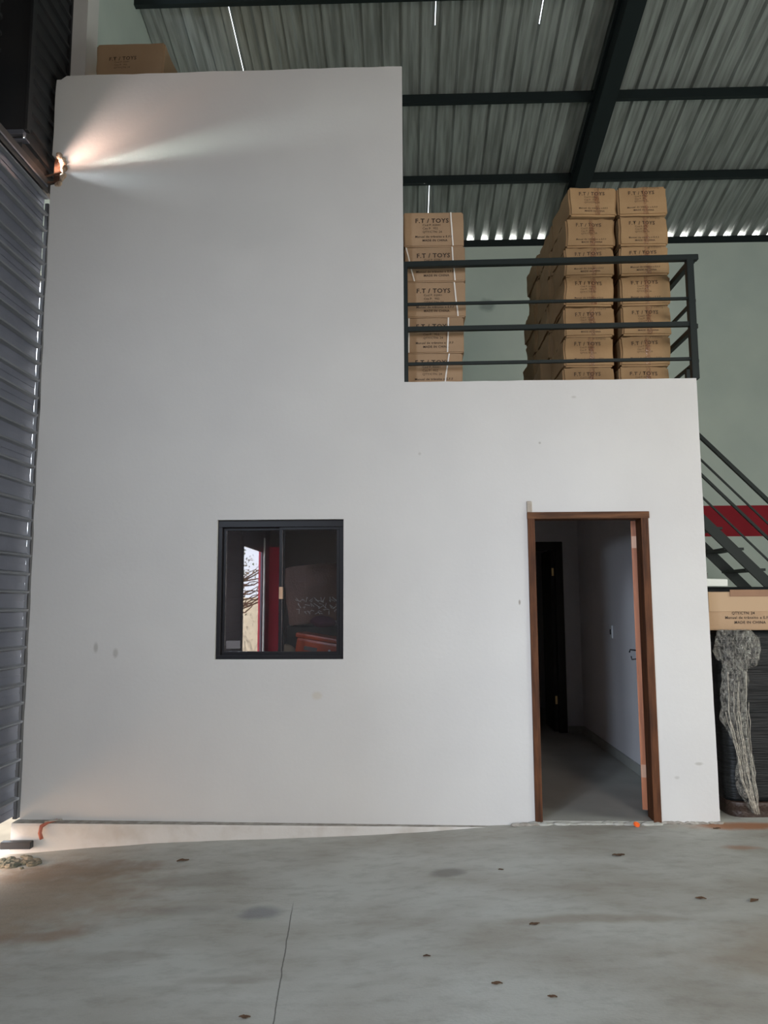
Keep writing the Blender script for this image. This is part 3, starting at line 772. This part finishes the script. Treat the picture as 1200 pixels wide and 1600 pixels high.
# ------------------------------------------------------------------ staircase
g = thing('steel_staircase', 'dark steel staircase descending to the right along the back wall', 'staircase', (0, 5.23, 0))
m_ = -1.04
zt = lambda x: 2.64+m_*(x-4.13)
x_top, x_bot = 3.74, 6.55
for yy in (0.0, .80):
    bm = bmesh.new()
    vs = [bm.verts.new((x, yy+dy, zt(x)-dz)) for x in (x_top, x_bot) for dy in (-.02, .02) for dz in (0.0, .20)]
    for f in [(0, 1, 3, 2), (4, 6, 7, 5), (0, 4, 5, 1), (2, 3, 7, 6), (0, 2, 6, 4), (1, 5, 7, 3)]: bm.faces.new([vs[i] for i in f])
    obj('stringer', bm, railm, g)
z = 2.80
for k in range(9):
    zz = 2.80-.285*k; xr = 4.59+(2.245-zz)/1.04
    bm = bmesh.new(); box(bm, xr-.27, xr, -.0, .80, zz-.035, zz, .002); obj('tread', bm, railm, g)
for dz, t in ((1.10, .05), (.765, .024), (.55, .036), (.235, .024)):
    bm = bmesh.new(); bar(bm, (x_top, 0, zt(x_top)+dz+.0), (x_bot-.1, 0, zt(x_bot-.1)+dz), t, t, .001); obj('handrail' if dz > 1 else 'rail', bm, railm, g)
for x in (x_top+.02, x_bot-.12):
    bm = bmesh.new(); bar(bm, (x, 0, zt(x)-.1), (x, 0, zt(x)+1.12), .045, .045); obj('post', bm, railm, g)

# ------------------------------------------------------------------ wrapped pallets on the right
def wrapped_block(bm, x0, x1, y0, y1, z0, z1, seed, bulge=.03):
    nx, nz_ = 26, 44
    import itertools
    pts = []
    P_ = []
    per = []
    r = .09
    def corner(cx, cy, a0):
        return [(cx+r*cos(a0+pi/2*i/4), cy+r*sin(a0+pi/2*i/4)) for i in range(5)]
    path = corner(x0+r, y0+r, pi)+[(x0+r+(x1-x0-2*r)*i/20, y0) for i in range(1, 20)]+corner(x1-r, y0+r, -pi/2)+[(x1, y0+r+(y1-y0-2*r)*i/10) for i in range(1, 10)]+corner(x1-r, y1-r, 0)+[(x1-r-(x1-x0-2*r)*i/10, y1) for i in range(1, 10)]+corner(x0+r, y1-r, pi/2)+[(x0, y1-r-(y1-y0-2*r)*i/10) for i in range(1, 10)]
    cx, cy = (x0+x1)/2, (y0+y1)/2
    rows = []
    for k in range(nz_+1):
        z = z0+(z1-z0)*k/nz_; row = []
        for (x, y) in path:
            f = 1+bulge*nz(x*1.2, y*1.2, z*5+seed, 1.6)+.010*nz(x*.6, y*.6, z*24+seed, 1.0)-(.05 if k == nz_ else 0)
            row.append(bm.verts.new((cx+(x-cx)*f, cy+(y-cy)*f, z)))
        rows.append(row)
    n = len(path)
    for a, b in zip(rows, rows[1:]):
        for i in range(n): bm.faces.new((a[i], a[(i+1) % n], b[(i+1) % n], b[i]))
    bm.faces.new(rows[-1]); bm.faces.new(rows[0][::-1])
g = thing('wrapped_pallet', 'pallet load wrapped in shiny black stretch film right of the white wall', 'pallet', (0, 0, .035))
bm = bmesh.new(); wrapped_block(bm, 2.20, 3.35, .18, 1.0, .10, 1.262, 3); obj('wrapped_load', bm, blackfilm, g, True)
bm = bmesh.new(); wrapped_block(bm, 2.21, 3.33, .15, .98, .0, .10, 7, .01); obj('pallet_base', bm, mat('dirty_film', (.035, .02, .014), .4, bump=.6), g, True)
t = carton('open topped brown carton resting on the black wrapped pallet', (2.40, .16, 1.300), .60, .40, .270, 77, card, .004, 1.1, radians(0), text=False)
print_part(t, .60, .40, .270, 77, .004, 1.12, only_low=True)
bm = bmesh.new(); box(bm, -.27, .29, -.010, -.0075, .130, .266, .001); tag(obj('folded_flap', bm, mat('light_card', (.40, .275, .165), .7), t), 'lighter folded over carton flap')
bm = bmesh.new(); box(bm, -.12, .28, -.017, -.0105, .235, .282, .001); obj('flap_edge', bm, carddk, t)

# clear film: crumpled clump under the carton and the long twisted tail hanging down
def sheet_film(name, outline, y0, seed, parent, nu=26, amp=.03, depth=.03):
    """outline: list of (z, xl, xr) from top to bottom"""
    bm = bmesh.new(); rows = []
    nv = 60
    for k in range(nv+1):
        q = k/nv*(len(outline)-1); i = min(int(q), len(outline)-2); f = q-i
        z = outline[i][0]*(1-f)+outline[i+1][0]*f; xl = outline[i][1]*(1-f)+outline[i+1][1]*f; xr = outline[i][2]*(1-f)+outline[i+1][2]*f
        row = []
        for j in range(nu+1):
            u = j/nu; x = xl+(xr-xl)*u
            e = nz(x*10, z*3+seed, seed, 2.6); e2 = nz(x*30, z*8, seed, 2)
            row.append(bm.verts.new((x+.010*nz(z*6, u*3, seed, 2), y0-depth*sin(pi*u)-amp*abs(e)-amp*.5*e2, z+.012*nz(x*8, z*8, seed, 1.5))))
        rows.append(row)
    for a, b in zip(rows, rows[1:]):
        for j in range(nu): bm.faces.new((a[j], a[j+1], b[j+1], b[j]))
    o = obj(name, bm, clearfilm, parent, True)
    md = o.modifiers.new('t', 'SOLIDIFY'); md.thickness = .0015
    return o
g = thing('clear_plastic_film', 'crumpled clear plastic film hanging down the black pallet load', 'plastic film', (0, 0, 0))
sheet_film('film_clump', [(1.305, 2.17, 2.40), (1.25, 2.15, 2.46), (1.16, 2.13, 2.46), (1.10, 2.15, 2.45), (1.06, 2.20, 2.42), (1.035, 2.26, 2.36)], .13, 2, g, amp=.05, depth=.05)
sheet_film('film_tail', [(1.10, 2.19, 2.36), (.95, 2.17, 2.36), (.80, 2.16, 2.34), (.70, 2.15, 2.34), (.60, 2.20, 2.33), (.52, 2.24, 2.33), (.42, 2.25, 2.37), (.30, 2.22, 2.37), (.20, 2.25, 2.37), (.12, 2.30, 2.37), (.07, 2.33, 2.36)], .12, 5, g, amp=.035, depth=.035)
bm = bmesh.new(); random.seed(12)
for i in range(14):
    o_ = random.uniform(0, 1)
    xs_ = [2.18+.16*o_, 2.17+.16*o_, 2.23+.10*o_, 2.25+.10*o_, 2.33+.03*o_]; pts = []
    for q in range(17):
        t_ = q/4; a_ = min(int(t_), 3); f_ = t_-a_
        zz = (1.02, .75, .5, .3, .08)
        pts.append(Vector(((xs_[a_]*(1-f_)+xs_[a_+1]*f_)+.012*nz(q*.7, i, 2), .065+.012*nz(i, q*.6, 7)-.02*abs(nz(q, i, 5)), zz[a_]*(1-f_)+zz[a_+1]*f_)))
    tube(bm, pts[random.randint(0, 6):], .0017, 5)
obj('film_strand', bm, film_mat('film_strand_mat', (.6, .55, .46), .65, .2, .5), g, True)

g = thing('rear_wrapped_pallet', 'dark wrapped goods behind the carton, below the stairs', 'pallet', (0, 0, .035))
bm = bmesh.new(); wrapped_block(bm, 2.30, 3.40, 1.12, 2.0, .02, 1.585, 11, .02); obj('wrapped_load', bm, blackfilm, g, True)
bm = bmesh.new(); box(bm, 0, .50, 0, .35, 0, .075, .006)
for v in bm.verts: v.co.z += .012*nz(v.co.x, v.co.y, 3, 4)-.05*v.co.x*(1 if v.co.z > .04 else 0)*.6
o = tag(obj('foam_sheet', bm, plastic_w), 'white foam slab lying on dark goods behind the carton', 'foam sheet'); o.location = (2.17, 1.12, 1.625); 
bm = bmesh.new(); rough_box(bm, .5, .3, .16, 55, .015); o = tag(obj('grey_bundle', bm, mat('grey_bundle', (.12, .12, .11), .7), smooth=True), 'dark grey bundle behind the white foam slab near the wall edge', 'bundle'); o.location = (2.42, 1.55, 1.62)

# ------------------------------------------------------------------ small things on the floor
g = thing('red_conduit_stub', 'bent red conduit end sticking out of the wall footing', 'pipe', (-2.43, -.09, .04))
bm = bmesh.new(); tube(bm, [(.07, .03, .02), (.02, -.0, .012), (-.015, -.02, -.01), (-.018, -.03, -.05), (.0, -.04, -.085)], [.007, .010, .013, .013, .012], 10)
obj('conduit', bm, redpipe, g, True)
bm = bmesh.new(); tube(bm, [(.10, .035, .02), (.05, .01, .02), (.0, -.01, .015)], .006, 8); tag(obj('wire', bm, dust, g, True), 'grey wire end')
bm = bmesh.new(); random.seed(3)
for i in range(60):
    a, r_ = random.uniform(0, 2*pi), random.random()
    x, y = -2.54+.22*r_*cos(a), -.32+.14*r_*sin(a)
    bmesh.ops.create_icosphere(bm, subdivisions=1, radius=.010+random.random()*.022, matrix=Matrix.Translation((x, y, fz(x, y)+.006)) @ Matrix.Diagonal((1.3, 1, .6, 1)))
tag(obj('rubble', bm, rubble_m), 'dirt and rubble heaped in the corner below the gate', 'rubble', kind='stuff')

LV = [(-1.39, -.46, .05, 'dark dry leaf lying near the footing on the left'), (1.22, -.66, .05, 'brown dry leaf in front of the doorway, right of its middle'), (1.45, -1.31, .035, 'small brown leaf on the right, left of the curled one'),
      (1.70, -1.34, .04, 'curled brown leaf nearest the right edge of the floor'), (.58, -1.60, .035, 'thin curved twig like leaf in the middle foreground'), (.345, -2.13, .03, 'dark crumb of leaf near the bottom middle of the floor'),
      (-.98, -2.35, .022, 'dark sliver on the floor at the bottom left'), (-.62, -2.30, .03, 'dark sliver on the floor just left of the crack'), (.54, -2.25, .025, 'dark scrap near the bottom edge, right of the middle'),
      (.075, -1.86, .022, 'tiny dark scrap right of the floor crack'), (.515, -.86, .02, 'tiny leaf scrap in front of the door, left of its middle'), (2.0, -.12, .035, 'reddish leaf scrap beside the wall corner by the pallet')]
for i, (x, y, s, lab) in enumerate(LV):
    bm = bmesh.new(); random.seed(i+50); n = 10; top = []; ce_ = []; bo = []
    for k in range(n+1):
        q = k/n; w_ = s*.32*sin(pi*min(1, q*1.05))*(1+.25*random.uniform(-1, 1))+.0012; zc = .004+.08*s*sin(q*pi*1.3+i)**2
        xx = (q-.5)*s*1.5
        top.append(bm.verts.new((xx, w_, zc+.05*s))); ce_.append(bm.verts.new((xx, .06*s*sin(q*4+i), zc-.002))); bo.append(bm.verts.new((xx, -w_, zc+.03*s)))
    for k in range(n):
        bm.faces.new((top[k], top[k+1], ce_[k+1], ce_[k])); bm.faces.new((ce_[k], ce_[k+1], bo[k+1], bo[k]))
    o = tag(obj('dry_leaf', bm, leafm), lab, 'leaf', 'dry leaves and scraps on the floor'); o.location = (x, y, fz(x, y)); o.rotation_euler[2] = random.uniform(-.5, .5)
    md = o.modifiers.new('t', 'SOLIDIFY'); md.thickness = .001
bm = bmesh.new(); bmesh.ops.create_cone(bm, cap_ends=True, segments=20, radius1=.020, radius2=.018, depth=.014)
bmesh.ops.bevel(bm, geom=[e for e in bm.edges if e.calc_face_angle(0) > 1], offset=.003, segments=2, affect='EDGES')
for k in range(20):
    a = 2*pi*k/20; bar(bm, (.0195*cos(a), .0195*sin(a), -.006), (.0185*cos(a), .0185*sin(a), .005), .002, .002)
o = tag(obj('bottle_cap', bm, cap_m), 'orange plastic scrap lying just outside the doorway', 'cap'); o.location = (1.50, -.07, .048); o.rotation_euler = (.5, .2, 0)

# ------------------------------------------------------------------ outdoors, seen reflected in the window
for i, (x, y, lab) in enumerate(((-5.15, -18.0, 'bare branched tree outside, reflected in the window'),)):
    t = thing('tree', lab, 'tree', (x, y, -.22))
    bm = bmesh.new(); tube(bm, [(0, 0, 0), (.05, 0, 1.2), (0, 0, 2.4)], [.12, .09, .06], 8)
    random.seed(4)
    for k in range(34):
        a = random.uniform(0, 2*pi); z0 = random.uniform(1.4, 2.4); L = random.uniform(.6, 1.6)
        p = [Vector((0, 0, z0))]
        for s_ in range(4): p.append(p[-1]+Vector((cos(a)+random.uniform(-.5, .5), sin(a)+random.uniform(-.5, .5), random.uniform(-.1, .8)))*L/4)
        tube(bm, p, [.03, .022, .016, .012, .006], 5)
    obj('trunk', bm, rust, t)
    bm = bmesh.new()
    for k in range(500):
        c = Vector((random.gauss(0, .7), random.gauss(0, .7), 2.7+random.gauss(0, .5)))
        s_ = .06; v = [bm.verts.new(c+Vector((random.uniform(-s_, s_), random.uniform(-s_, s_), random.uniform(-s_, s_)))) for _ in range(3)]; bm.faces.new(v)
    tag(obj('foliage', bm, foliage, t), kind='stuff')
bm = bmesh.new(); box(bm, -12, -3.2, -21.2, -21, -.2, 1.7); struct('boundary_wall', bm, grayw)
